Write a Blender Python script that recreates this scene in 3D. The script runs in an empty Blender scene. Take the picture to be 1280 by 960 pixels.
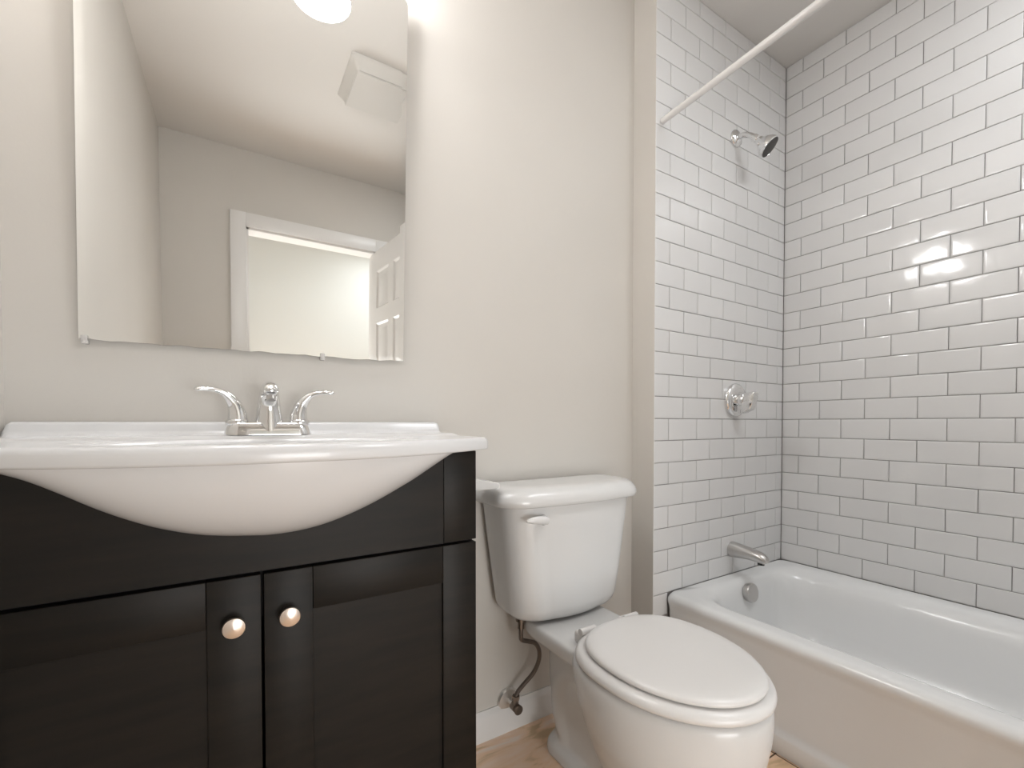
import bpy, bmesh, math, random
from mathutils import Vector, Matrix
random.seed(7)
SC = bpy.context.scene
COL = SC.collection

# ------------------------------------------------------------------ camera
cam_d = bpy.data.cameras.new('camera'); cam = bpy.data.objects.new('camera', cam_d); COL.objects.link(cam)
CAM = Vector((-2.0659, -1.0635, 0.938)); YAW, PITCH = 0.5525, -0.0191
fw = Vector((math.sin(YAW)*math.cos(PITCH), math.cos(YAW)*math.cos(PITCH), math.sin(PITCH)))
cam.location = CAM; cam.rotation_euler = fw.to_track_quat('-Z', 'Y').to_euler()
cam_d.sensor_width = 36; cam_d.lens = 559.7/1280*36; cam_d.shift_y = 60/1280
cam_d.clip_start = 0.01
SC.camera = cam
# ------------------------------------------------------------------ world, exposure
w = bpy.data.worlds.new('world'); SC.world = w; w.use_nodes = True
w.node_tree.nodes['Background'].inputs[0].default_value = (0.9, 0.95, 1, 1)
w.node_tree.nodes['Background'].inputs[1].default_value = 0.0
SC.view_settings.view_transform = 'Standard'; SC.view_settings.look = 'None'
SC.view_settings.gamma = 1; SC.view_settings.use_curve_mapping = False
SC.view_settings.exposure = 0.0
SHADE_EMIT = 38.0       # opal shades of the vanity light
HALL_POWER = 8.0       # ceiling lamp in the hallway
ROOM_FILL_POWER = 11.0       # added fill light, out of view on the ceiling towards the tub's foot
HALL_FILL_POWER = 48.0        # added fill light low in the hall, shining in through the door
CZ = 2.492              # ceiling height

def area(name, loc, rot, sx, sy, power, col):
    l = bpy.data.lights.new(name, 'AREA'); l.shape = 'RECTANGLE'; l.size = sx; l.size_y = sy
    l.energy = power; l.color = col
    o = bpy.data.objects.new(name, l); COL.objects.link(o); o.location = loc; o.rotation_euler = rot
    return o
area('hallway_light', (-0.75, -2.75, 2.40), (0, 0, 0), 0.5, 0.5, HALL_POWER, (0.93, 0.98, 1.0))
area('ceiling_fill_light', (-0.70, -1.15, 2.48), (0, 0, 0), 0.6, 0.45, ROOM_FILL_POWER, (0.96, 0.98, 1.0))  # added to brighten the room, no visible fixture
area('hall_fill_light', (-1.75, -3.27, 0.62), (math.radians(90), 0, 0), 1.7, 1.12, HALL_FILL_POWER, (0.95, 0.98, 1.0))  # added fill, kept below what the mirror shows of the hall

# ------------------------------------------------------------------ materials
def mat(name, col, rough=0.5, metal=0.0, spec=0.5, coat=0.0):
    m = bpy.data.materials.new(name); m.use_nodes = True
    b = m.node_tree.nodes['Principled BSDF']
    b.inputs['Base Color'].default_value = (*col, 1); b.inputs['Roughness'].default_value = rough
    b.inputs['Metallic'].default_value = metal; b.inputs['Specular IOR Level'].default_value = spec
    b.inputs['Coat Weight'].default_value = coat; b.inputs['Coat Roughness'].default_value = 0.05
    return m
def nd(m, t, **kw):
    n = m.node_tree.nodes.new(t)
    for k, v in kw.items():
        if hasattr(n, k): setattr(n, k, v)
        else: n.inputs[k].default_value = v
    return n
def lk(m, a, b): m.node_tree.links.new(a, b)
def bsdf(m): return m.node_tree.nodes['Principled BSDF']
def noise_bump(m, scale, strength, dist=0.001, detail=3):
    tc = nd(m, 'ShaderNodeTexCoord'); n = nd(m, 'ShaderNodeTexNoise', Scale=scale, Detail=detail)
    b = nd(m, 'ShaderNodeBump', Strength=strength, Distance=dist)
    lk(m, tc.outputs['Object'], n.inputs['Vector']); lk(m, n.outputs['Fac'], b.inputs['Height'])
    lk(m, b.outputs['Normal'], bsdf(m).inputs['Normal'])
def noise_col(m, scale, c0, c1, detail=4, p0=0.35, p1=0.65, sc=(1, 1, 1)):
    tc = nd(m, 'ShaderNodeTexCoord'); mp = nd(m, 'ShaderNodeMapping'); mp.inputs['Scale'].default_value = sc
    n = nd(m, 'ShaderNodeTexNoise', Scale=scale, Detail=detail); r = nd(m, 'ShaderNodeValToRGB')
    r.color_ramp.elements[0].position = p0; r.color_ramp.elements[0].color = (*c0, 1)
    r.color_ramp.elements[1].position = p1; r.color_ramp.elements[1].color = (*c1, 1)
    lk(m, tc.outputs['Object'], mp.inputs[0]); lk(m, mp.outputs[0], n.inputs['Vector'])
    lk(m, n.outputs['Fac'], r.inputs[0]); lk(m, r.outputs[0], bsdf(m).inputs['Base Color'])
    return r

WALL = mat('greige_paint', (0.69, 0.655, 0.61), 0.6, spec=0.18)
noise_col(WALL, 2.0, (0.632, 0.602, 0.560), (0.648, 0.618, 0.576)); noise_bump(WALL, 180, 0.12, 0.001)
CEIL = mat('ceiling_paint', (0.74, 0.715, 0.685), 0.6, spec=0.3); noise_bump(CEIL, 120, 0.1)
HALLM = mat('hall_paint', (0.82, 0.83, 0.815), 0.6, spec=0.3); noise_bump(HALLM, 120, 0.08)
TRIM = mat('white_trim_paint', (0.80, 0.785, 0.77), 0.3); noise_bump(TRIM, 60, 0.05)
PORC = mat('white_porcelain', (0.72, 0.717, 0.71), 0.26, coat=0.12)
noise_bump(PORC, 14, 0.03, 0.002)
TANKM = mat('white_vitreous_china', (0.72, 0.717, 0.71), 0.22, coat=0.3); noise_bump(TANKM, 20, 0.04, 0.002)
SEATM = mat('white_painted_seat', (0.76, 0.745, 0.73), 0.28); noise_bump(SEATM, 40, 0.04)
TUBM = mat('white_tub_enamel', (0.82, 0.825, 0.825), 0.20, coat=0.1); noise_bump(TUBM, 9, 0.06, 0.003)
SINKM = mat('white_cultured_marble', (0.75, 0.75, 0.755), 0.20, coat=0.15); noise_bump(SINKM, 90, 0.05, 0.001)
CHROME = mat('chrome', (0.82, 0.82, 0.82), 0.07, 1.0); noise_bump(CHROME, 30, 0.02)
SATIN = mat('satin_nickel', (0.58, 0.565, 0.55), 0.30, 1.0); noise_bump(SATIN, 200, 0.05)
WARM = mat('warm_nickel', (0.86, 0.76, 0.68), 0.28, 1.0); noise_bump(WARM, 200, 0.05)
PLATE = mat('bright_steel_plate', (0.85, 0.84, 0.82), 0.38, 0.9); noise_bump(PLATE, 100, 0.03)
DARKM = mat('dark_rubber', (0.05, 0.047, 0.045), 0.5); noise_bump(DARKM, 300, 0.2)
AGED = mat('aged_brass_fitting', (0.22, 0.18, 0.15), 0.35, 0.9); noise_bump(AGED, 250, 0.2)
CLEAR = mat('clear_plastic', (0.60, 0.58, 0.56), 0.15)
noise_bump(CLEAR, 90, 0.02)
BRAID = mat('braided_steel', (0.20, 0.17, 0.15), 0.38, 0.85)
tc = nd(BRAID, 'ShaderNodeTexCoord'); wv = nd(BRAID, 'ShaderNodeTexWave', Scale=160.0, Distortion=1.0); wv.bands_direction = 'DIAGONAL'
bp = nd(BRAID, 'ShaderNodeBump', Strength=0.5, Distance=0.001)
lk(BRAID, tc.outputs['Object'], wv.inputs['Vector']); lk(BRAID, wv.outputs['Fac'], bp.inputs['Height']); lk(BRAID, bp.outputs['Normal'], bsdf(BRAID).inputs['Normal'])
CAB = mat('espresso_stained_wood', (0.022, 0.019, 0.016), 0.45, spec=0.20)
noise_col(CAB, 5, (0.0090, 0.0078, 0.0064), (0.0150, 0.0120, 0.0092), sc=(1, 1, 8)); noise_bump(CAB, 60, 0.08, 0.0006)
GAPM = mat('dark_gap', (0.006, 0.006, 0.006), 0.8); noise_bump(GAPM, 60, 0.1)
MIRR = mat('mirror_silver', (0.93, 0.935, 0.92), 0.015, 1.0)
n0 = nd(MIRR, 'ShaderNodeTexNoise', Scale=60.0); rr = nd(MIRR, 'ShaderNodeMapRange'); rr.inputs[3].default_value = 0.008; rr.inputs[4].default_value = 0.02
lk(MIRR, n0.outputs['Fac'], rr.inputs[0]); lk(MIRR, rr.outputs[0], bsdf(MIRR).inputs['Roughness'])
MEDGE = mat('worn_mirror_edge', (0.10, 0.09, 0.085), 0.5, 0.2); noise_col(MEDGE, 40, (0.04, 0.035, 0.03), (0.25, 0.23, 0.21))
GROUT = mat('grey_grout', (0.17, 0.155, 0.145), 0.9); noise_col(GROUT, 6, (0.22, 0.205, 0.197), (0.50, 0.48, 0.465)); 
TILE = mat('white_glazed_tile', (0.66, 0.65, 0.64), 0.09, coat=0.3)
at = nd(TILE, 'ShaderNodeAttribute'); at.attribute_name = 'tint'
cr = nd(TILE, 'ShaderNodeValToRGB'); cr.color_ramp.elements[0].color = (0.735, 0.73, 0.725, 1); cr.color_ramp.elements[1].color = (0.775, 0.77, 0.765, 1)
lk(TILE, at.outputs['Fac'], cr.inputs[0]); lk(TILE, cr.outputs[0], bsdf(TILE).inputs['Base Color'])
noise_bump(TILE, 22, 0.10, 0.003, 1)
OPAL = mat('lit_opal_glass', (0.9, 0.88, 0.85), 0.3)
bsdf(OPAL).inputs['Emission Color'].default_value = (0.99, 0.985, 0.99, 1); bsdf(OPAL).inputs['Emission Strength'].default_value = SHADE_EMIT
noise_bump(OPAL, 50, 0.02)

FANM = mat('fan_plastic', (0.66, 0.64, 0.61), 0.6, spec=0.2); noise_bump(FANM, 60, 0.05)
FLOOR = mat('peach_marbled_floor_tile', (0.6, 0.45, 0.34), 0.32)
def build_floor_mat(m):
    tc = nd(m, 'ShaderNodeTexCoord'); sep = nd(m, 'ShaderNodeSeparateXYZ'); lk(m, tc.outputs['Object'], sep.inputs[0])
    n = nd(m, 'ShaderNodeTexNoise', Scale=7.0, Detail=5.0, Distortion=1.4)
    mp = nd(m, 'ShaderNodeMapping'); mp.inputs['Rotation'].default_value = (0, 0, 0.7); mp.inputs['Scale'].default_value = (0.6, 1.7, 1)
    lk(m, tc.outputs['Object'], mp.inputs[0]); lk(m, mp.outputs[0], n.inputs['Vector'])
    r = nd(m, 'ShaderNodeValToRGB'); e = r.color_ramp.elements
    e[0].position = 0.38; e[0].color = (0.66, 0.47, 0.28, 1); e[1].position = 0.72; e[1].color = (0.92, 0.82, 0.74, 1)
    x = e.new(0.47); x.color = (0.90, 0.64, 0.44, 1); x = e.new(0.58); x.color = (0.93, 0.71, 0.56, 1)
    lk(m, n.outputs['Fac'], r.inputs[0])
    def line(axis, off, per):
        a = nd(m, 'ShaderNodeMath', operation='SUBTRACT'); lk(m, sep.outputs[axis], a.inputs[0]); a.inputs[1].default_value = off
        b = nd(m, 'ShaderNodeMath', operation='PINGPONG'); lk(m, a.outputs[0], b.inputs[0]); b.inputs[1].default_value = per/2
        c = nd(m, 'ShaderNodeMath', operation='LESS_THAN'); lk(m, b.outputs[0], c.inputs[0]); c.inputs[1].default_value = 0.0021
        return c
    l1 = line('X', -0.772, 0.43); l2 = line('Y', -0.388, 0.48)
    mx = nd(m, 'ShaderNodeMath', operation='MAXIMUM'); lk(m, l1.outputs[0], mx.inputs[0]); lk(m, l2.outputs[0], mx.inputs[1])
    mix = nd(m, 'ShaderNodeMix'); mix.data_type = 'RGBA'
    lk(m, mx.outputs[0], mix.inputs['Factor']); lk(m, r.outputs[0], mix.inputs[6]); mix.inputs[7].default_value = (0.10, 0.055, 0.03, 1)
    lk(m, mix.outputs[2], bsdf(m).inputs['Base Color'])
    b = nd(m, 'ShaderNodeBump', Strength=0.5, Distance=0.002); b.invert = True
    lk(m, mx.outputs[0], b.inputs['Height']); lk(m, b.outputs['Normal'], bsdf(m).inputs['Normal'])
build_floor_mat(FLOOR)

# ------------------------------------------------------------------ mesh helpers
def obj(name, bm, material, parent=None, smooth=True, angle=40, recalc=True):
    if recalc: bmesh.ops.recalc_face_normals(bm, faces=bm.faces)
    me = bpy.data.meshes.new(name); bm.to_mesh(me); bm.free()
    mats = material if isinstance(material, (list, tuple)) else [material]
    for m in mats: me.materials.append(m)
    if smooth:
        me.shade_smooth()
        try: me.set_sharp_from_angle(angle=math.radians(angle))
        except Exception: pass
    o = bpy.data.objects.new(name, me); COL.objects.link(o)
    if parent:
        o.parent = parent; o.matrix_parent_inverse = Matrix.Translation(-parent.location)
    return o
def thing(name, label, cat, loc, group=None):
    o = bpy.data.objects.new(name, None); COL.objects.link(o); o.location = loc
    o.empty_display_size = 0.05
    o['label'] = label; o['category'] = cat
    if group: o['group'] = group
    return o
def tag(o, label, cat, group=None):
    o['label'] = label; o['category'] = cat
    if group: o['group'] = group
    return o
def struct(name, bm, material, **kw):
    o = obj(name, bm, material, **kw); o['kind'] = 'structure'; return o
def BM(): return bmesh.new()
def box(bm, x0, x1, y0, y1, z0, z1, bev=0.0, seg=2):
    x0, x1 = min(x0, x1), max(x0, x1); y0, y1 = min(y0, y1), max(y0, y1); z0, z1 = min(z0, z1), max(z0, z1)
    v = [bm.verts.new(p) for p in ((x0,y0,z0),(x1,y0,z0),(x1,y1,z0),(x0,y1,z0),(x0,y0,z1),(x1,y0,z1),(x1,y1,z1),(x0,y1,z1))]
    fs = [bm.faces.new([v[i] for i in q]) for q in ((3,2,1,0),(4,5,6,7),(0,1,5,4),(1,2,6,5),(2,3,7,6),(3,0,4,7))]
    if bev > 0:
        es = list({e for f in fs for e in f.edges})
        bmesh.ops.bevel(bm, geom=es, offset=bev, segments=seg, profile=0.5, affect='EDGES')
    return bm
def loft(bm, rings, cap0=True, cap1=True, closed=True):
    vs = [[bm.verts.new(p) for p in r] for r in rings]
    n = len(vs[0]); rng = range(n) if closed else range(n-1)
    for a, b in zip(vs, vs[1:]):
        for i in rng:
            j = (i+1) % n
            bm.faces.new((a[i], a[j], b[j], b[i]))
    if cap0: bm.faces.new(list(reversed(vs[0])))
    if cap1: bm.faces.new(vs[-1])
    return vs
def sweep(bm, pts, rad, n=16, up=Vector((0, 0, 1)), cap=True):
    """tube along pts; rad = list of r or (r_side, r_up)."""
    pts = [Vector(p) for p in pts]; rings = []
    side = None
    for i, p in enumerate(pts):
        t = (pts[min(i+1, len(pts)-1)] - pts[max(i-1, 0)]).normalized()
        if side is None:
            u = up if abs(t.dot(up)) < 0.95 else Vector((0, 1, 0))
            side = t.cross(u).normalized()
        side = (side - t*side.dot(t)).normalized()
        u2 = side.cross(t).normalized()
        r = rad[i] if isinstance(rad, (list, tuple)) else rad
        ra, rb = r if isinstance(r, (list, tuple)) else (r, r)
        rings.append([p + side*(ra*math.cos(2*math.pi*k/n)) + u2*(rb*math.sin(2*math.pi*k/n)) for k in range(n)])
    loft(bm, rings, cap, cap)
def catmull(P, m=8):
    P = [tuple(p) if isinstance(p, (tuple, list, Vector)) else (p,) for p in P]
    out = []
    Q = [P[0]] + list(P) + [P[-1]]
    for i in range(1, len(Q)-2):
        for k in range(m):
            t = k/m; a, b, c, d = Q[i-1], Q[i], Q[i+1], Q[i+2]
            out.append(tuple(0.5*((2*b[j]) + (-a[j]+c[j])*t + (2*a[j]-5*b[j]+4*c[j]-d[j])*t*t + (-a[j]+3*b[j]-3*c[j]+d[j])*t**3) for j in range(len(b))))
    out.append(P[-1]); return out
def sweep_s(bm, P, m=8, n=16, **kw):
    """P rows: x,y,z,ra,rb smooth interpolated"""
    C = catmull(P, m); sweep(bm, [c[:3] for c in C], [(c[3], c[4]) for c in C], n, **kw)
def lathe(bm, prof, origin, axis, n=32):
    """prof: (r, h) along axis from origin"""
    axis = Vector(axis).normalized(); a = axis.orthogonal().normalized(); b = axis.cross(a)
    o = Vector(origin)
    rings = [[o + axis*h + (a*math.cos(2*math.pi*k/n) + b*math.sin(2*math.pi*k/n))*max(r, 1e-5) for k in range(n)] for r, h in prof]
    loft(bm, rings, True, True)
def rrect(x0, x1, y0, y1, r, z, nc=8, ns=6):
    r = min(r, (x1-x0)/2-1e-4, (y1-y0)/2-1e-4); pts = []
    for cx, cy, a0 in ((x1-r, y1-r, 0), (x0+r, y1-r, 90), (x0+r, y0+r, 180), (x1-r, y0+r, 270)):
        for k in range(nc+1):
            a = math.radians(a0 + 90*k/nc); pts.append((cx + r*math.cos(a), cy + r*math.sin(a), z))
        # straight side subdivisions
        nx = {0: (x0+r, y1), 90: (x0, y0+r), 180: (x1-r, y0), 270: (x1, y1-r)}[a0]
        lx, ly, _ = pts[-1]
        for k in range(1, ns):
            t = k/ns; pts.append((lx + (nx[0]-lx)*t, ly + (nx[1]-ly)*t, z))
    return pts
def egg(cx, yb, yf, hw, z, eb=2.6, ef=2.0, split=0.42, n=64):
    """outline with rounded squarish back (yb) and elliptical front (yf)"""
    yc = yb + (yf-yb)*split; pts = []
    for k in range(n):
        t = 2*math.pi*k/n; c, s = math.cos(t), math.sin(t)
        if s >= 0: e, ry = eb, (yb-yc)
        else: e, ry = ef, (yc-yf)
        x = cx + hw*math.copysign(abs(c)**(2/e), c); y = yc + ry*math.copysign(abs(s)**(2/e), s)
        pts.append((x, y, z))
    return pts
def prism(bm, poly, axis, a0, a1, bev=0.0):
    """poly of 2D points extruded along axis 'x','y','z' from a0 to a1"""
    def P(u, v, a): return {'x': (a, u, v), 'y': (u, a, v), 'z': (u, v, a)}[axis]
    A = [bm.verts.new(P(u, v, a0)) for u, v in poly]; B = [bm.verts.new(P(u, v, a1)) for u, v in poly]
    n = len(poly); fs = [bm.faces.new(A), bm.faces.new(list(reversed(B)))]
    for i in range(n): fs.append(bm.faces.new((A[i], B[i], B[(i+1) % n], A[(i+1) % n])))
    if bev: bmesh.ops.bevel(bm, geom=list({e for f in fs for e in f.edges}), offset=bev, segments=2, profile=0.5, affect='EDGES')

# ------------------------------------------------------------------ room shell
XL, XE, YB, YF = -2.42, -0.832, 0.10, -2.03    # left wall, tiled-wall edge, vanity wall, door wall
YT = -1.52                                      # foot end of the tub
bm = BM(); box(bm, XL-0.12, 0.12, YF-0.12, YB+0.12, -0.08, 0); struct('floor', bm, FLOOR, smooth=False)
bm = BM(); box(bm, XL-0.12, 0.12, YF-0.12, YB+0.12, CZ, CZ+0.08); struct('ceiling', bm, CEIL, smooth=False)
bm = BM(); box(bm, XL, XE, YB, YB+0.12, 0, CZ); struct('wall_back', bm, WALL, smooth=False)
bm = BM(); box(bm, XL-0.12, XL, YF, YB+0.12, 0, CZ); struct('wall_left', bm, WALL, smooth=False)
# door wall with the opening
DX0, DX1, DZ = -2.0, -1.215, 2.035
bm = BM(); box(bm, XL-0.12, DX0, YF-0.12, YF, 0, CZ); box(bm, DX1, XE, YF-0.12, YF, 0, CZ); box(bm, DX0, DX1, YF-0.12, YF, DZ, CZ)
struct('wall_front', bm, WALL, smooth=False)

# tiled walls: every tile its own bevelled pillow in one surface mesh
ROW, TW, Z0, GW = 0.0778, 0.1577, 0.955, 0.0022
def tile_surface(bm, place, lo, hi, joints0, zlo, zhi, zlo_fn=None):
    """place(u, v, d) -> world; u horizontal, v height, d out of the wall"""
    lay = bm.loops.layers.float.new('tint') if 'tint' not in bm.loops.layers.float else bm.loops.layers.float['tint']
    k0 = int(math.floor((zlo-Z0)/ROW)); k1 = int(math.ceil((zhi-Z0)/ROW))
    for k in range(k0, k1):
        za, zb = max(Z0+k*ROW, zlo), min(Z0+(k+1)*ROW, zhi)
        if zb-za < 0.006: continue
        off = joints0 if k % 2 == 1 else joints0 + TW/2
        j0 = int(math.floor((lo-off)/TW)); j1 = int(math.ceil((hi-off)/TW))
        for j in range(j0, j1):
            ua, ub = max(off+j*TW, lo), min(off+(j+1)*TW, hi)
            if ub-ua < 0.006: continue
            zz = za
            if zlo_fn is not None: zz = max(za, zlo_fn((ua+ub)/2))
            if zb-zz < 0.006: continue
            g = GW/2; s = 0.0014; T = random.random()
            ta, tb, dz = random.gauss(0, 0.0016), random.gauss(0, 0.0022), random.gauss(0, 0.00012)
            cu, cv = (ua+ub)/2, (zz+zb)/2
            def P(u, v, d):
                return place(u, v, d + (dz + ta*(u-cu) + tb*(v-cv) if d > -0.003 else 0))
            R = []
            for ins, d in ((g, -0.004), (g, -0.0012), (g+s*0.35, -0.0004), (g+s, 0.0), (g+s*5, 0.00025)):
                R.append([bm.verts.new(P(*q, d)) for q in ((ua+ins, zz+ins), (ub-ins, zz+ins), (ub-ins, zb-ins), (ua+ins, zb-ins))])
            fs = []
            for A, B in zip(R, R[1:]):
                for i in range(4): fs.append(bm.faces.new((A[i], A[(i+1) % 4], B[(i+1) % 4], B[i])))
            fs.append(bm.faces.new(R[-1]))
            for f in fs:
                for l in f.loops: l[lay] = T
def tiled(name, slab, surf):
    bm = BM(); surf(bm); nt = len(bm.faces)
    bm.faces.ensure_lookup_table()
    for f in bm.faces: f.material_index = 0
    box(bm, *slab); bm.faces.ensure_lookup_table()
    for f in bm.faces[nt:]: f.material_index = 1
    return bm
# long wall beside the tub (plane x = 0)
bm = tiled('wall_right', (0.0035, 0.12, YT, 0.12, 0.0, CZ),
           lambda b: tile_surface(b, lambda u, v, d: (-d, u, v), YT, 0.0, -0.0683, 0.333, CZ))
struct('wall_right', bm, [TILE, GROUT], angle=25)
# faucet-end wall (plane y = 0), its tiled face runs a little past the tub down to the floor
bm = tiled('wall_shower', (XE+0.006, 0.0035, 0.0035, 0.12, 0.0, CZ),
           lambda b: tile_surface(b, lambda u, v, d: (u, -d, v), XE, 0.0, -0.7553+5*TW, 0.0, CZ,
                                  lambda u: 0.0 if u < -0.772 else 0.333))
struct('wall_shower', bm, [TILE, GROUT], angle=25)
bm = BM(); box(bm, XE-0.0, XE+0.006, 0.0008, YB+0.12, 0, CZ); struct('wall_return', bm, WALL, smooth=False)
bm = tiled('wall_foot', (XE, 0.12, YF-0.12, YT-0.0035, 0.0, CZ),
           lambda b: tile_surface(b, lambda u, v, d: (u, YT+d, v), XE, 0.0, -0.7553+5*TW, 0.333, CZ))
struct('wall_foot', bm, [TILE, WALL], angle=25)

# baseboards
def baseboard(name, p0, p1, nrm, h=0.086, t=0.014):
    bm = BM(); prof = [(0, 0), (t, 0), (t, h-0.018), (t*0.75, h-0.010), (t*0.45, h-0.004), (t*0.3, h), (0, h)]
    p0, p1, nrm = Vector(p0), Vector(p1), Vector(nrm)
    loft(bm, [[p + nrm*a + Vector((0, 0, b)) for a, b in prof] for p in (p0, p1)])
    return struct(name, bm, TRIM, angle=30)
baseboard('baseboard_back', (-1.60, YB, 0), (XE, YB, 0), (0, -1, 0))
baseboard('baseboard_left', (XL, YF, 0), (XL, -0.2, 0), (1, 0, 0))
baseboard('baseboard_front', (XL+0.014, YF, 0), (DX0-0.075, YF, 0), (0, 1, 0))
baseboard('baseboard_right', (XE, -0.0, 0), (XE, YB-0.014, 0), (-1, 0, 0), h=0.086, t=0.006)

# hallway beyond the door
bm = BM(); box(bm, -3.4, 0.5, -3.42, -3.30, 0, 2.45); struct('wall_hallway', bm, HALLM, smooth=False)
bm = BM(); box(bm, -3.4, 0.5, -3.42, YF-0.12, -0.08, 0); struct('floor_hallway', bm, FLOOR, smooth=False)
bm = BM(); box(bm, -3.4, 0.5, -3.42, YF-0.12, 2.45, 2.53); struct('ceiling_hallway', bm, HALLM, smooth=False)
bm = BM(); box(bm, -3.52, -3.4, -3.42, YF-0.12, 0, 2.45); struct('wall_hallway_left', bm, HALLM, smooth=False)
bm = BM(); box(bm, 0.5, 0.62, -3.42, YF-0.12, 0, 2.45); struct('wall_hallway_right', bm, HALLM, smooth=False)

# door casing
bm = BM(); cw = 0.085
def casing(bm, y, s):
    for (a, b, c, d) in ((DX0-cw, DX0, 0, DZ+cw), (DX1, DX1+cw, 0, DZ+cw)):
        box(bm, a, b, y, y+s*0.016, c, d, 0.003)
    box(bm, DX0, DX1, y, y+s*0.016, DZ, DZ+cw, 0.003)
casing(bm, YF, 1)
box(bm, DX0, DX0+0.012, YF-0.12, YF, 0, DZ); box(bm, DX1-0.012, DX1, YF-0.12, YF, 0, DZ); box(bm, DX0, DX1, YF-0.12, YF, DZ-0.012, DZ)
struct('trim_1', bm, TRIM, angle=30)
# six-panel door, open into the room
bm = BM(); DWt, DTh, DH = 0.755, 0.035, 2.005
cols = [(0.11, 0.335), (0.42, 0.645)]; rws = [(0.24, 0.86), (1.0, 1.52), (1.62, 1.87)]
xs = sorted({0, DWt, *[a for c in cols for a in c]}); zs = sorted({0.012, DH, *[a for r in rws for a in r]})
def is_panel(x, z): return any(a < x < b for a, b in cols) and any(a < z < b for a, b in rws)
for side in (0, 1):
    yy = 0 if side == 0 else DTh; sg = 1 if side == 0 else -1
    for xa, xb in zip(xs, xs[1:]):
        for za, zb in zip(zs, zs[1:]):
            if is_panel((xa+xb)/2, (za+zb)/2):
                R = [[bm.verts.new(q) for q in ((xa+i, yy+sg*d, za+i), (xb-i, yy+sg*d, za+i), (xb-i, yy+sg*d, zb-i), (xa+i, yy+sg*d, zb-i))]
                     for i, d in ((0, 0), (0.012, 0.009), (0.028, 0.009), (0.045, 0.003))]
                for A, B in zip(R, R[1:]):
                    for i in range(4): bm.faces.new((A[i], A[(i+1) % 4], B[(i+1) % 4], B[i]))
                bm.faces.new(R[-1])
            else:
                bm.faces.new([bm.verts.new(q) for q in ((xa, yy, za), (xb, yy, za), (xb, yy, zb), (xa, yy, zb))])
for q in (((0,0),(DWt,0)),):
    for xa in (0, DWt): bm.faces.new([bm.verts.new(p) for p in ((xa,0,0.012),(xa,DTh,0.012),(xa,DTh,DH),(xa,0,DH))])
    for za in (0.012, DH): bm.faces.new([bm.verts.new(p) for p in ((0,0,za),(DWt,0,za),(DWt,DTh,za),(0,DTh,za))])
bmesh.ops.remove_doubles(bm, verts=bm.verts, dist=1e-5)
a = math.radians(86)
rotm = Matrix.Translation((DX1+0.002, YF+0.022, 0)) @ Matrix.Rotation(a, 4, 'Z')
bmesh.ops.transform(bm, matrix=rotm, verts=bm.verts)
door = struct('door_1', bm, TRIM, angle=20)
bm = BM()
lathe(bm, [(0.026, 0), (0.026, 0.006), (0.011, 0.010), (0.011, 0.030), (0.024, 0.042), (0.027, 0.052), (0.022, 0.062), (0.0, 0.065)],
      rotm @ Vector((DWt-0.06, DTh, 0.95)), rotm.to_3x3() @ Vector((0, 1, 0)))
hn = obj('door_handle', bm, SATIN); hn.parent = door

# ------------------------------------------------------------------ bathtub
def build_tub():
    t = thing('bathtub', 'white enamelled alcove bathtub built in below the subway tile walls', 'bathtub', (-0.385, -0.76, 0))
    bm = BM(); R = []
    X0, X1, Y0, Y1, H = -0.770, -0.001, -1.517, -0.002, 0.333
    def o(dx, z, r=0.02): return rrect(X0+dx, X1-min(dx, 0.004), Y0, Y1-0.0, r, z, 10, 10)
    R.append(o(0.004, 0.0)); R.append(o(0.001, 0.004)); R.append(o(0.001, 0.050)); R.append(o(0.004, 0.058)); R.append(o(0.012, 0.064)); R.append(o(0.014, 0.075))
    R.append(o(0.012, 0.18)); R.append(o(0.010, H-0.055))
    R.append(o(0.006, H-0.040)); R.append(o(0.001, H-0.028)); R.append(o(0.0, H-0.020)); 
    R.append(o(0.002, H-0.012, 0.022)); R.append(o(0.008, H-0.005, 0.025)); R.append(o(0.017, H-0.001, 0.03)); R.append(o(0.028, H, 0.03))
    # rim to basin
    def ib(a, z, r): return rrect(-0.690+a, -0.062-a*1.3, -1.43+a*1.6, -0.058-a*0.75, r, z, 10, 10)
    for q, dz in ((-0.030, 0.0), (-0.018, 0.0008), (-0.008, 0.003), (0.002, 0.007), (0.011, 0.0135), (0.019, 0.023), (0.026, 0.037), (0.032, 0.060), (0.042, 0.110)): R.append(ib(q, H-dz, 0.125))
    R.append(ib(0.052, H-0.20, 0.12)); R.append(ib(0.068, 0.085, 0.12))
    R.append(ib(0.085, 0.065, 0.11)); R.append(ib(0.115, 0.055, 0.09)); R.append(ib(0.2, 0.052, 0.05))
    loft(bm, R, False, True)
    obj('tub_shell', bm, TUBM, t, angle=60)
    # overflow plate on the end wall of the basin
    n = Vector((0, -0.985, 0.17)).normalized(); c = Vector((-0.392, -0.0865, 0.289)) 
    bm = BM(); lathe(bm, [(0.033, -0.006), (0.035, 0.004), (0.036, 0.012), (0.034, 0.017), (0.028, 0.019), (0.016, 0.0200), (0.0, 0.0202)], c, n, 40)
    ov = obj('overflow_plate', bm, SATIN, t)
    bm = BM(); lathe(bm, [(0.005, 0.0), (0.005, 0.0025), (0.003, 0.0035), (0.0, 0.0035)], c + n*0.0190 + Vector((0, 0, -0.022)), n, 16)
    sc = obj('screw', bm, DARKM); sc.parent = ov
    bm = BM(); lathe(bm, [(0.034, 0.0), (0.034, 0.003), (0.026, 0.004), (0.024, 0.001), (0.0, 0.001)], (-0.385, -0.27, 0.0515), (0, 0, 1), 32)
    obj('drain', bm, SATIN, t)
build_tub()

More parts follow.
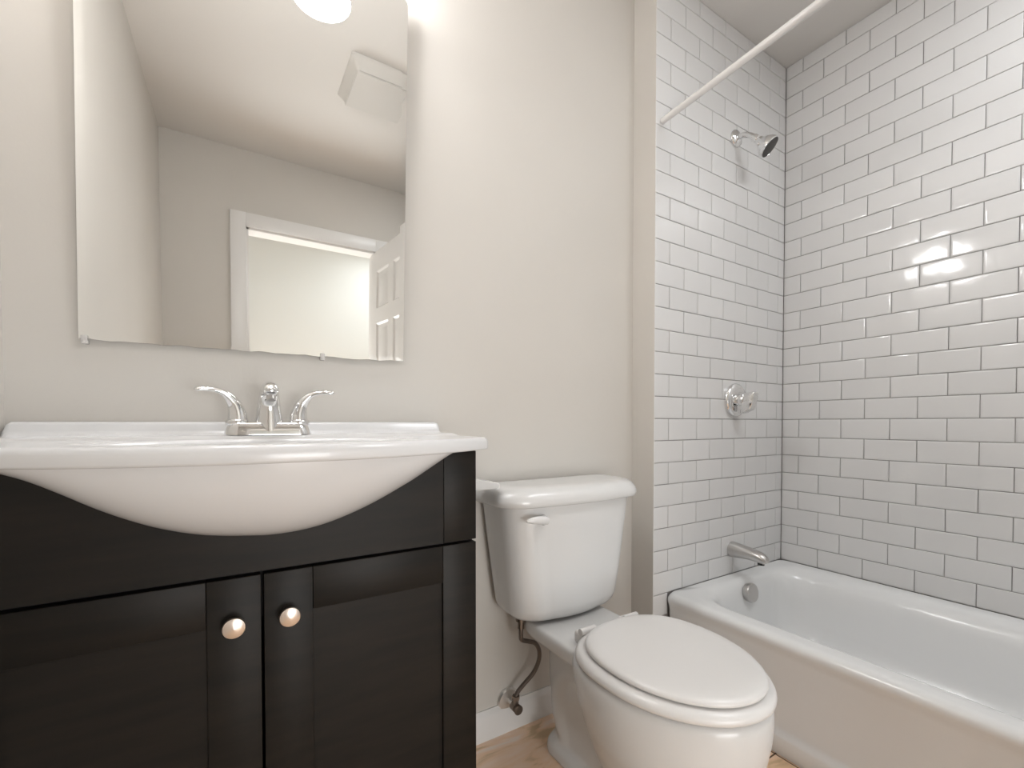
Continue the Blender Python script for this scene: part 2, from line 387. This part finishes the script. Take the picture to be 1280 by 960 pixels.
# ------------------------------------------------------------------ shower fittings on the faucet-end wall
SX = -0.372
t = thing('showerhead', 'chrome bell shower head on a short arm high on the tiled wall', 'shower head', (SX, 0, 2.063))
bm = BM(); lathe(bm, [(0.033, 0.0), (0.0335, 0.004), (0.030, 0.010), (0.020, 0.015), (0.013, 0.018), (0.0, 0.018)], (SX, -0.0005, 2.063), (0, -1, 0)); obj('flange', bm, CHROME, t)
bm = BM(); sweep_s(bm, [(SX, -0.010, 2.063, .0105, .0105), (SX, -0.035, 2.061, .0105, .0105), (SX, -0.060, 2.045, .0105, .0105), (SX, -0.080, 2.025, .0105, .0105)], 6, 20); obj('shower_arm', bm, CHROME, t)
ax = Vector((0.28, -0.64, -0.715)).normalized(); c = Vector((SX, -0.074, 2.031))
bm = BM(); lathe(bm, [(0.0125, 0), (0.014, 0.002), (0.014, 0.018), (0.012, 0.020), (0.016, 0.026), (0.018, 0.034), (0.021, 0.039), (0.030, 0.050), (0.0365, 0.062), (0.0385, 0.073), (0.0385, 0.078), (0.036, 0.080), (0.035, 0.077), (0.0, 0.077)], c, ax, 40); obj('bell', bm, CHROME, t)
bm = BM(); lathe(bm, [(0.035, 0.076), (0.035, 0.0792), (0.030, 0.0805), (0.0, 0.0805)], c, ax, 40); f = obj('spray_face', bm, DARKM, t)

t = thing('shower_valve', 'round chrome shower valve with a flared handle at mid height on the tile', 'valve', (SX+0.006, 0, 1.030))
VX, VZ = SX+0.008, 1.031
bm = BM(); lathe(bm, [(0.066, 0.0), (0.067, 0.006), (0.065, 0.012), (0.058, 0.017), (0.035, 0.020), (0.0, 0.020)], (VX, -0.0005, VZ), (0, -1, 0), 48); obj('escutcheon', bm, CHROME, t)
bm = BM(); lathe(bm, [(0.024, 0.018), (0.023, 0.040), (0.020, 0.048), (0.0, 0.048)], (VX, 0, VZ), (0, -1, 0), 32); obj('hub', bm, CHROME, t)
bm = BM()
prism(bm, [(-0.044, VZ+0.026), (-0.086, VZ+0.030), (-0.092, VZ+0.024), (-0.084, VZ-0.018), (-0.074, VZ-0.040), (-0.050, VZ-0.052), (-0.036, VZ-0.056), (-0.034, VZ-0.050), (-0.046, VZ-0.012)], 'x', VX-0.017, VX+0.017, 0.004)
obj('handle', bm, CHROME, t, angle=50)

t = thing('tub_spout', 'brushed metal tub spout on the tiled wall just above the bathtub rim', 'spout', (SX, 0, 0.432))
bm = BM(); sweep_s(bm, [(SX, -0.0005, 0.432, .030, .031), (SX, -0.010, 0.4325, .030, .031), (SX, -0.045, 0.433, .028, .027), (SX, -0.085, 0.431, .026, .023), (SX, -0.115, 0.427, .024, .021), (SX, -0.132, 0.419, .021, .017), (SX, -0.139, 0.410, .014, .010)], 8, 28); obj('spout_body', bm, SATIN, t, angle=70)
bm = BM(); lathe(bm, [(0.012, 0), (0.012, 0.012), (0.009, 0.012), (0.009, 0.006), (0.0, 0.006)], (SX, -0.120, 0.412), (0, 0, -1), 20); obj('outlet', bm, DARKM, t)

# curtain rod
rx = -0.799
bm = BM(); sweep(bm, [(rx, -0.0012, 1.984), (rx, -0.012, 1.9844), (rx, YT+0.0015, 2.036)], [0.0115, 0.0108, 0.0108], 20)
r = obj('shower_curtain_rod', bm, mat('white_rod_enamel', (0.80, 0.79, 0.78), 0.25)); tag(r, 'white shower curtain rod running across the top of the tub alcove', 'curtain rod')

# ------------------------------------------------------------------ toilet
TCX = -1.242
def build_toilet():
    t = thing('toilet', 'white round-front two-piece toilet with closed lid between vanity and bathtub', 'toilet', (TCX, -0.25, 0))
    bm = BM()
    # bowl
    R = []
    for z, yb, yf, hw, sp in ((0.0, -0.20, -0.440, 0.084, .5), (0.02, -0.20, -0.438, 0.083, .5), (0.06, -0.22, -0.430, 0.078, .5), (0.11, -0.23, -0.462, 0.096, .5), (0.16, -0.23, -0.525, 0.132, .5),
                              (0.21, -0.22, -0.574, 0.159, .5), (0.26, -0.205, -0.600, 0.175, .48), (0.31, -0.19, -0.610, 0.182, .46), (0.35, -0.18, -0.614, 0.185, .44), (0.374, -0.180, -0.614, 0.185, .42), (0.387, -0.186, -0.608, 0.180, .42)):
        R.append(egg(TCX, yb, yf, hw, z, 2.3, 2.0, sp))
    loft(bm, R)
    # rear deck under the tank
    R = []
    for z, hw, yb, yf in ((0.300, 0.080, -0.09, -0.30), (0.325, 0.108, -0.03, -0.30), (0.340, 0.126, 0.005, -0.30), (0.350, 0.131, 0.016, -0.30), (0.372, 0.131, 0.02, -0.30), (0.380, 0.127, 0.018, -0.295)):
        R.append(rrect(TCX-hw, TCX+hw, yf, yb, 0.035, z, 8, 6))
    loft(bm, R)
    # trapway body behind the bowl
    R = []
    for z, hw, yb, yf in ((0.0, 0.080, -0.01, -0.36), (0.03, 0.078, -0.012, -0.36), (0.05, 0.060, -0.025, -0.34), (0.12, 0.056, -0.02, -0.32), (0.20, 0.062, 0.0, -0.30), (0.28, 0.064, 0.0, -0.28), (0.35, 0.062, -0.02, -0.25)):
        R.append(rrect(TCX-hw, TCX+hw, yf, yb, 0.05, z, 8, 6))
    loft(bm, R)
    for s in (-1, 1):
        sweep_s(bm, [(TCX+s*0.040, -0.10, 0.05, .024, .03), (TCX+s*0.045, -0.075, 0.12, .026, .035), (TCX+s*0.046, -0.075, 0.20, .026, .035), (TCX+s*0.044, -0.12, 0.26, .026, .03), (TCX+s*0.045, -0.18, 0.24, .024, .03)], 5, 14)
    o = obj('bowl', bm, PORC, t, recalc=True)
    rm = o.modifiers.new('remesh', 'REMESH'); rm.mode = 'VOXEL'; rm.voxel_size = 0.006; rm.use_smooth_shade = True
    sm = o.modifiers.new('smooth', 'SMOOTH'); sm.factor = 0.6; sm.iterations = 14
    # seat ring
    bm = BM(); R = []
    for off, z in ((-0.012, 0.390), (0.0, 0.3905), (0.005, 0.395), (0.0055, 0.401), (0.002, 0.408), (-0.006, 0.413), (-0.016, 0.415), (-0.06, 0.415)):
        R.append(egg(TCX, -0.205+off*0.5, -0.612-off, 0.181+off, z, 2.6, 2.0, .44))
    loft(bm, R); obj('seat', bm, SEATM, t, angle=60)
    bm = BM(); R = []
    for off, z in ((-0.014, 0.4165), (-0.002, 0.4170), (0.003, 0.420), (0.003, 0.425), (-0.001, 0.429), (-0.009, 0.4325), (-0.03, 0.4345), (-0.08, 0.436)):
        R.append(egg(TCX, -0.222+off*0.5, -0.600-off, 0.164+off, z, 2.5, 2.0, .45))
    loft(bm, R); obj('lid', bm, SEATM, t, angle=60)
    for s in (-1, 1):
        bm = BM(); box(bm, TCX+s*0.075-0.020, TCX+s*0.075+0.020, -0.225, -0.180, 0.3795, 0.412, 0.008, 3)
        sweep(bm, [(TCX+s*0.075-0.024, -0.212, 0.417), (TCX+s*0.075+0.024, -0.212, 0.417)], 0.009, 14)
        obj('hinge', bm, SEATM, t, angle=50)
    # tank
    def plan(hw, yb, yc, z, r=0.085, bow=0.012, tx=0.006):
        """tank outline: straight back, large rounded front corners, slightly bowed front"""
        half = [(0.0, yc)]
        for k in range(1, 9): u = k/8; half.append((u*(hw-r), yc + bow*u*u))
        y0 = yc+bow
        for k in range(1, 13):
            a = math.pi/2*k/12; half.append((hw-r+r*math.sin(a), y0 + r*0.82*(1-math.cos(a))))
        half.append((hw, (half[-1][1]+yb-0.015)/2))
        for k in range(0, 5):
            a = math.pi/2*k/4; half.append((hw-0.015+0.015*math.cos(a), yb-0.015+0.015*math.sin(a)))
        half.append((hw*0.5, yb)); cx = TCX+tx
        return [(cx+x, y, z) for x, y in half] + [(cx, yb, z)] + [(cx-x, y, z) for x, y in reversed(half[1:])]
    bm = BM(); R = []
    for z, hw, d in ((0.3865, 0.140, 0.040), (0.388, 0.158, 0.020), (0.394, 0.172, 0.010), (0.405, 0.182, 0.004), (0.424, 0.189, 0.0), (0.50, 0.200, -0.004), (0.60, 0.213, -0.008), (0.717, 0.228, -0.012)):
        R.append(plan(hw, 0.078-d*0.5, -0.092+d, z))
    loft(bm, R); obj('tank', bm, TANKM, t, angle=60)
    bm = BM(); R = []
    for z, d in ((0.7172, 0.010), (0.7165, 0.003), (0.719, 0.0), (0.728, -0.002), (0.738, -0.001), (0.747, 0.003), (0.757, 0.010), (0.7635, 0.020), (0.7665, 0.034), (0.767, 0.06)):
        R.append(plan(0.250-d, 0.090-d*0.5, -0.119+d, z, max(0.09-d*0.3, 0.05)))
    loft(bm, R); obj('tank_lid', bm, TANKM, t, angle=60)
    # flush lever
    hx = TCX-0.130
    bm = BM(); lathe(bm, [(0.013, 0.0), (0.014, 0.006), (0.011, 0.014), (0.0, 0.016)], (hx, -0.094, 0.681), (0, -1, 0), 20)
    sweep_s(bm, [(hx+0.006, -0.110, 0.681, .006, .010), (hx-0.020, -0.116, 0.686, .006, .011), (hx-0.045, -0.116, 0.688, .005, .009), (hx-0.062, -0.112, 0.687, .003, .004)], 6, 14)
    obj('flush_lever', bm, TANKM, t)
    bm = BM(); lathe(bm, [(0.016, 0), (0.016, 0.018), (0.010, 0.020), (0.010, 0.040), (0.0, 0.040)], (TCX-0.135, 0.005, 0.392), (0, 0, -1), 16); obj('fill_valve_nut', bm, AGED, t)
build_toilet()

# water supply
def build_supply():
    EX, EZ = -1.366, 0.094
    t = thing('supply_valve', 'chrome shut-off valve with round wall plate above the baseboard left of the toilet', 'valve', (EX, YB, EZ))
    bm = BM(); lathe(bm, [(0.036, 0.0), (0.0365, 0.004), (0.032, 0.010), (0.015, 0.012), (0.0, 0.012)], (EX, YB-0.0005, EZ), (0, -1, 0), 32); obj('wall_plate', bm, PLATE, t)
    bm = BM(); sweep(bm, [(EX, YB-0.01, EZ), (EX, YB-0.04, EZ)], 0.007, 16); obj('stub', bm, CHROME, t)
    bm = BM(); lathe(bm, [(0.012, 0), (0.013, 0.003), (0.013, 0.020), (0.010, 0.024), (0.010, 0.026), (0.014, 0.029), (0.014, 0.033), (0.011, 0.036), (0.0, 0.036)], (EX, YB-0.034, EZ), (0, -1, 0), 20)
    lathe(bm, [(0.009, 0), (0.009, 0.022), (0.012, 0.024), (0.012, 0.036), (0.0, 0.036)], (EX, YB-0.050, EZ), (0, 0, 1), 6)
    obj('valve_body', bm, AGED, t, angle=30)
    hp = [(EX, YB-0.050, EZ+0.034), (EX+0.008, YB-0.050, 0.140), (-1.337, YB-0.054, 0.160), (-1.310, YB-0.060, 0.186), (-1.294, YB-0.064, 0.218), (-1.294, YB-0.068, 0.252), (-1.312, YB-0.074, 0.282), (-1.342, YB-0.084, 0.300), (TCX-0.130, 0.008, 0.316), (TCX-0.1350, 0.005, 0.335), (TCX-0.1352, 0.005, 0.3515)]
    sweep_s(h := BM(), [(*p, .0065, .0065) for p in hp], 8, 14)
    hose = obj('supply_hose', h, BRAID); tag(hose, 'dark braided hose curving from the wall valve up to the toilet tank', 'hose')
build_supply()

# ------------------------------------------------------------------ vanity
CX0, CX1, CY, CTOP, CMID = -2.416, -1.620, -0.190, 0.879, -2.030
arch = [(-2.345, 0.8785), (-2.337, 0.875), (-2.306, 0.861), (-2.275, 0.842), (-2.241, 0.819), (-2.205, 0.798), (-2.167, 0.780), (-2.117, 0.764), (-2.062, 0.755), (-2.002, 0.751), (-1.937, 0.759), (-1.867, 0.782), (-1.789, 0.819), (-1.739, 0.848), (-1.700, 0.873), (-1.692, 0.8785)]
arch_s = catmull(arch, 5)
def arch_z(x):
    if x <= arch_s[0][0] or x >= arch_s[-1][0]: return 0.8785
    for a, b in zip(arch_s, arch_s[1:]):
        if a[0] <= x <= b[0]:
            return a[1] + (b[1]-a[1])*(x-a[0])/max(b[0]-a[0], 1e-6)
    return 0.8785
def build_cabinet():
    t = thing('vanity_cabinet', 'dark espresso vanity cabinet with two doors and a curved front cut-out', 'cabinet', (-2.018, -0.05, 0))
    T = 0.018; yb = YB-0.003
    bm = BM()
    box(bm, CX0, CX0+T, CY+0.019, yb, 0, CTOP-0.001); box(bm, CX1-T, CX1, CY+0.019, yb, 0, CTOP-0.001, 0.001)
    box(bm, CX0+T, CX1-T, CY+0.03, yb, 0.10, 0.115); box(bm, CX0+T, CX1-T, yb-0.008, yb, 0.115, 0.70)
    box(bm, CX0+T, CX1-T, CY+0.06, CY+0.075, 0, 0.10)
    obj('carcass', bm, CAB, t, angle=30)
    bm = BM()  # apron with the arch
    mid = [p for p in arch_s if -2.345 < p[0] < -1.692]
    poly = [(CX0, 0.686), (-1.6965, 0.686), (-1.6965, 0.8785)] + [p for p in reversed(mid)] + [(-2.346, 0.8785), (CX0, 0.8785)]
    clean = [poly[0]]
    for p in poly[1:]:
        if (p[0]-clean[-1][0])**2 + (p[1]-clean[-1][1])**2 > 1e-7: clean.append(p)
    prism(bm, clean, 'y', CY, CY+0.018)
    bmesh.ops.triangulate(bm, faces=[f for f in bm.faces if len(f.verts) > 4])
    obj('curved_apron', bm, CAB, t, angle=30)
    bm = BM(); box(bm, -1.6955, CX1, CY-0.0005, CY+0.018, 0.686, 0.8785, 0.0012); obj('corner_stile', bm, CAB, t, angle=30)
    bm = BM(); box(bm, CX0+T, CX1-T, CY+0.0195, CY+0.030, 0.60, 0.725); obj('rail', bm, GAPM, t, angle=30)
    # doors
    for (xa, xb, kx) in ((CX0, CMID-0.0022, -2.072), (CMID+0.0022, CX1, -1.990)):
        bm = BM(); z0, z1 = 0.095, 0.6795; sw = 0.0775; ya, yb2 = CY, CY+0.019
        sl = sw if xa > CX0+0.1 else 0.0705
        box(bm, xa, xa+sl, ya, yb2, z0, z1, 0.0012); box(bm, xb-sw, xb, ya, yb2, z0, z1, 0.0012)
        box(bm, xa+sl+0.0006, xb-sw-0.0006, ya+0.0002, yb2, z1-sw, z1, 0.0012); box(bm, xa+sl+0.0006, xb-sw-0.0006, ya+0.0002, yb2, z0, z0+sw, 0.0012)
        box(bm, xa+sl-0.004, xb-sw+0.004, ya+0.007, ya+0.013, z0+sw-0.004, z1-sw+0.004)
        d = obj('door', bm, CAB, t, angle=30)
        bm = BM(); lathe(bm, [(0.0085, 0.0), (0.0075, 0.006), (0.0065, 0.012), (0.010, 0.016), (0.0162, 0.020), (0.0172, 0.0235), (0.0160, 0.0265), (0.011, 0.0285), (0.0, 0.030)], (kx, CY-0.0002, 0.606), (0, -1, 0), 36)
        k = obj('knob', bm, WARM); k.parent = d
    return t
build_cabinet()

SX0, SX1, SCX = -2.4185, -1.592, -2.010
def yfront(x):
    u = min(abs(x-SCX)/0.418, 1.0); return -0.188 - 0.160*(1-u**2.2)
TOPZ, EDGE = 0.908, 0.027
def build_sink():
    t = thing('vanity_sink', 'white moulded sink top with a bulging bowl front on the dark cabinet', 'sink', (SCX, -0.1, 0.88))
    nx, ny = 180, 80; x1 = SX1
    bx, by, ba, bb = -2.012, -0.172, 0.27, 0.112
    def top_z(x, y):
        # ledge at the wall slightly higher, then the oval basin
        q = ((x-bx)/ba)**2 + ((y-by)/bb)**2
        yf = yfront(x)
        z = TOPZ + 0.006*(lambda q: q*q*(3-2*q))(max(0.0, min(1.0, (y+0.06)/0.06)))
        if q < 1.0:
            f = (1-q)
            g = min(f/0.75, 1); s = g*g*(3-2*g)
            z = z*(1-s) + (TOPZ-0.115)*s
        return z
    bm = BM(); rows = []
    xs = [SX0 + (x1-SX0)*i/nx for i in range(nx+1)]
    yb = YB-0.001
    top = []
    for j in range(ny+1):
        v = j/ny; v = 1-(1-v)**1.0
        top.append([(x, (yfront(x)+0.010) + (yb-(yfront(x)+0.010))*v) for x in xs])
    V = [[bm.verts.new((min(max(x, SX0+0.004), x1-0.004) if (i in (0, nx)) else x, y, top_z(x, y))) for i, (x, y) in enumerate(r)] for r in top]
    for j in range(ny):
        for i in range(nx): bm.faces.new((V[j][i], V[j][i+1], V[j+1][i+1], V[j+1][i]))
    # fascia: perimeter left->front->right
    per = [(0, j) for j in range(ny, 0, -1)] + [(i, 0) for i in range(nx+1)] + [(nx, j) for j in range(1, ny+1)]
    prof = [(0.0035, -0.0012), (0.0075, -0.0045), (0.0095, -0.010), (0.0100, -EDGE+0.004), (0.0085, -EDGE+0.001), (0.005, -EDGE), (-0.012, -EDGE)]
    nrm = []
    P = [V[j][i].co.copy() for i, j in per]
    for k in range(len(P)):
        a, b = P[max(k-1, 0)], P[min(k+1, len(P)-1)]; d = (b-a); d.z = 0; d.normalize(); nrm.append(Vector((d.y, -d.x, 0)))
    prev = [V[j][i] for i, j in per]
    for off, dz in prof:
        cur = []
        for k, p in enumerate(P):
            q = p + nrm[k]*off; q.z = TOPZ+dz + (p.z-TOPZ if dz > -0.008 else 0); q.x = max(q.x, SX0); cur.append(bm.verts.new(q))
        for k in range(len(P)-1): bm.faces.new((prev[k], cur[k], cur[k+1], prev[k+1]))
        prev = cur
    obj('sink_top', bm, SINKM, t, angle=60, recalc=True)
    # bowl front, bulging out over the cabinet's cut-out
    bm = BM(); G = []
    m = 14; xa, xb = -2.338, -1.699; N = 80
    for i in range(N+1):
        x = xa + (xb-xa)*i/N; za = arch_z(x)-0.0012; zt = TOPZ-EDGE+0.003
        yt = yfront(x)+0.014; yc = CY+0.016
        col = []
        for k in range(m+1):
            a = math.pi/2*k/m
            # bulging quarter curve from the top edge down to the apron
            y = yc + (yt-yc)*math.cos(a)**0.8; z = zt + (za-0.001-zt)*(math.sin(a)**1.25)
            col.append((x, y, z))
        col.append((x, CY+0.045, za-0.012))
        col.append((x, CY+0.10, za-0.022)); col.append((x, CY+0.18, max(za-0.01, 0.74)))
        G.append([bm.verts.new(c) for c in col])
    for A, B in zip(G, G[1:]):
        for k in range(len(A)-1): bm.faces.new((A[k], B[k], B[k+1], A[k+1]))
    o = obj('bowl_front', bm, SINKM, t, angle=70)
    # low splash ledge along the wall
    bm = BM(); R = []
    for x, s in ((-2.4165, 0.4), (-2.412, 0.85), (-2.406, 1.0), (-1.606, 1.0), (-1.600, 0.93), (-1.597, 0.7)):
        zt = 0.9115+0.030*s; R.append([(x, YB-0.0015, 0.9115), (x, YB-0.0015, zt), (x, YB-0.016, zt), (x, YB-0.021, zt-0.002*s), (x, YB-0.024, zt-0.006*s), (x, YB-0.026, zt-0.017*s), (x, YB-0.030, zt-0.023*s), (x, YB-0.038, zt-0.026*s), (x, YB-0.050, 0.9125), (x, YB-0.05, 0.9115)])
    loft(bm, R); obj('backsplash', bm, SINKM, t, angle=60)
build_sink()

def build_faucet():
    FX, FZ, FY = -2.006, 0.9144, 0.015
    t = thing('faucet', 'chrome two-lever centerset faucet standing on the white sink top', 'faucet', (FX, FY, FZ))
    bm = BM(); R = []
    for z, d in ((0.0, 0), (0.003, 0.0), (0.014, 0.004), (0.022, 0.007), (0.0255, 0.011), (0.0265, 0.018)):
        R.append(rrect(FX-0.081+d, FX+0.081-d, FY-0.028+d*0.8, FY+0.026-d*0.8, 0.025-d*0.6, FZ+z, 8, 6))
    loft(bm, R); obj('base_plate', bm, CHROME, t)
    bm = BM()
    sweep_s(bm, [(FX, FY, FZ+0.002, .0300, .0275), (FX, FY, FZ+0.03, .0260, .025), (FX, FY-0.002, FZ+0.06, .0220, .022), (FX, FY-0.012, FZ+0.084, .0190, .019), (FX, FY-0.032, FZ+0.095, .0165, .0145), (FX, FY-0.056, FZ+0.094, .0150, .0130), (FX, FY-0.074, FZ+0.089, .0140, .0125), (FX, FY-0.085, FZ+0.085, .010, .008)], 7, 28, up=Vector((0, 1, 0)))
    obj('spout', bm, CHROME, t, angle=70)
    bm = BM(); lathe(bm, [(0.0085, 0), (0.0090, 0.012), (0.007, 0.014), (0.0, 0.013)], (FX, FY-0.074, FZ+0.082), (0, -0.25, -1), 20); obj('aerator', bm, SATIN, t)
    for s in (-1, 1):
        hx = FX+s*0.0575
        bm = BM(); lathe(bm, [(0.0205, 0.020), (0.0215, 0.026), (0.0205, 0.030), (0.018, 0.032), (0.0, 0.032)], (hx, FY, FZ), (0, 0, 1), 28); collar = obj('handle_base', bm, CHROME, t)
        bm = BM()
        sweep_s(bm, [(hx-s*0.001, FY, FZ+0.025, .019, .019), (hx+s*0.000, FY, FZ+0.045, .0165, .0165), (hx+s*0.006, FY-0.002, FZ+0.065, .0125, .013), (hx+s*0.020, FY-0.006, FZ+0.083, .0075, .0105), (hx+s*0.036, FY-0.010, FZ+0.0905, .0052, .0095), (hx+s*0.054, FY-0.014, FZ+0.0925, .0048, .0095), (hx+s*0.066, FY-0.016, FZ+0.091, .0042, .0085), (hx+s*0.0705, FY-0.017, FZ+0.0900, .0015, .004)], 7, 22, up=Vector((0, 1, 0)))
        obj('lever', bm, CHROME, t, angle=70)
build_faucet()

# ------------------------------------------------------------------ mirror, leaning a touch forward at the top
def build_mirror():
    t = thing('mirror', 'large frameless wall mirror hanging above the white sink', 'mirror', (-2.005, YB, 1.097))
    x0, x1, z0, z1, c = -2.318, -1.6905, 1.0985, 2.018, 0.012
    e = math.radians(1.5); zb = 1.097; yb = 0.092
    sk = 0.010
    def P(x, z, d):  # d out of the glass
        h = z-zb; xx = x + sk*h if x > -2.0 else x + 0.008*h
        return (xx, yb - math.sin(e)*h - d*math.cos(e), zb + h*math.cos(e) - d*math.sin(e))
    def outline(i):
        cc = c*(1 if i == 0 else 0.6)
        L = []
        n = 40
        xs = [x0+i+(x1-x0-2*i)*k/n for k in range(n+1)]
        wav = (lambda k: 0.0016*math.sin(k*1.7)*math.sin(k*0.37+1) + (0.004*max(0, (k-32)/8) if i == 0 else 0.0)) if i == 0 else (lambda k: 0.0)
        L += [(x, z0+i+wav(k)-0.001*(k > 30)) for k, x in enumerate(xs)]
        L += [(x1-i, z1-i-cc*1.2), (x1-i-cc*0.3, z1-i-cc*0.45), (x1-i-cc*1.2, z1-i), (x0+i+cc*1.2, z1-i), (x0+i+cc*0.3, z1-i-cc*0.45), (x0+i, z1-i-cc*1.2)]
        return L
    bm = BM()
    A = [bm.verts.new(P(x, z, 0.0)) for x, z in outline(0)]
    B = [bm.verts.new(P(x, z, 0.0026)) for x, z in outline(0)]
    C = [bm.verts.new(P(x, z, 0.0028)) for x, z in outline(0.013)]
    n = len(A); bm.faces.new(list(reversed(A)))
    for i in range(n):
        f = bm.faces.new((A[i], A[(i+1) % n], B[(i+1) % n], B[i])); f.material_index = 1
        f = bm.faces.new((B[i], B[(i+1) % n], C[(i+1) % n], C[i])); f.material_index = 0
    bm.faces.new(C)
    obj('glass', bm, [MIRR, MEDGE], t, smooth=False)
    for x in (-2.309, -1.888):
        bm = BM(); p = P(x, z0-0.002, 0.0)
        box(bm, x-0.005, x+0.005, p[1]-0.0055, YB-0.0006, z0-0.009, z0-0.0015, 0.001)
        box(bm, x-0.005, x+0.005, p[1]-0.0072, p[1]-0.0050, z0-0.009, z0+0.007, 0.0008)
        lathe(bm, [(0.003, 0), (0.003, 0.002), (0.0, 0.003)], (x, p[1]-0.0070, z0-0.005), (0, -1, 0), 12)
        obj('clip', bm, CLEAR, t, angle=30)
build_mirror()

# ------------------------------------------------------------------ vanity light above the mirror
def build_light():
    t = thing('vanity_light', 'lit vanity light with two white bell shades on the wall above the mirror', 'light', (-2.005, YB, 2.16))
    bm = BM(); box(bm, -2.155, -1.855, YB-0.022, YB-0.0005, 2.11, 2.21, 0.006, 3); obj('back_plate', bm, SATIN, t, angle=40)
    for x in (-2.135, -1.875):
        bm = BM(); sweep_s(bm, [(x, YB-0.02, 2.16, .008, .008), (x, YB-0.06, 2.172, .008, .008), (x, YB-0.105, 2.165, .008, .008), (x, YB-0.12, 2.145, .008, .008)], 6, 14)
        lathe(bm, [(0.024, 0), (0.026, 0.004), (0.026, 0.022), (0.0, 0.022)], (x, YB-0.12, 2.148), (0, 0, -1), 24)
        obj('arm', bm, SATIN, t, angle=50)
        bm = BM(); lathe(bm, [(0.022, 0.0), (0.030, 0.008), (0.040, 0.035), (0.050, 0.075), (0.062, 0.115), (0.070, 0.135), (0.067, 0.140), (0.0, 0.141)], (x, YB-0.12, 2.127), (0, 0, -1), 36)
        obj('shade', bm, OPAL, t, angle=60)
build_light()

# ------------------------------------------------------------------ exhaust fan cover on the ceiling
def build_fan():
    t = thing('exhaust_fan', 'square white exhaust fan cover on the ceiling, seen in the mirror', 'fan', (-1.465, -1.02, CZ))
    bm = BM(); R = []
    X0, X1, Y0, Y1 = -1.625, -1.305, -1.185, -0.855
    for d, h in ((0.0, 0.0005), (0.0, 0.006), (0.006, 0.014), (0.016, 0.028), (0.024, 0.040), (0.028, 0.050)):
        R.append(rrect(X0+d, X1-d, Y0+d, Y1-d, 0.015, CZ-h, 5, 5))
    loft(bm, R); obj('housing', bm, FANM, t)
    bm = BM(); box(bm, X0+0.03, X1-0.03, Y0+0.03, Y1-0.03, CZ-0.058, CZ-0.0505, 0.003)
    obj('grille', bm, FANM, t, angle=30)
build_fan()

# ------------------------------------------------------------------ small white piece of unclear use, fixed to the cabinet's side
def build_block():
    bm = BM()
    prism(bm, [(CX1+0.0008, 0.768), (-1.492, 0.768), (-1.482, 0.7705), (-1.480, 0.780), (-1.486, 0.7835), (-1.53, 0.792), (CX1+0.0008, 0.800)], 'y', -0.055, 0.035, 0.002)
    o = obj('white_block', bm, TANKM, angle=40); tag(o, "small white holder fixed to the cabinet's side over the left end of the toilet tank", 'block')
build_block()
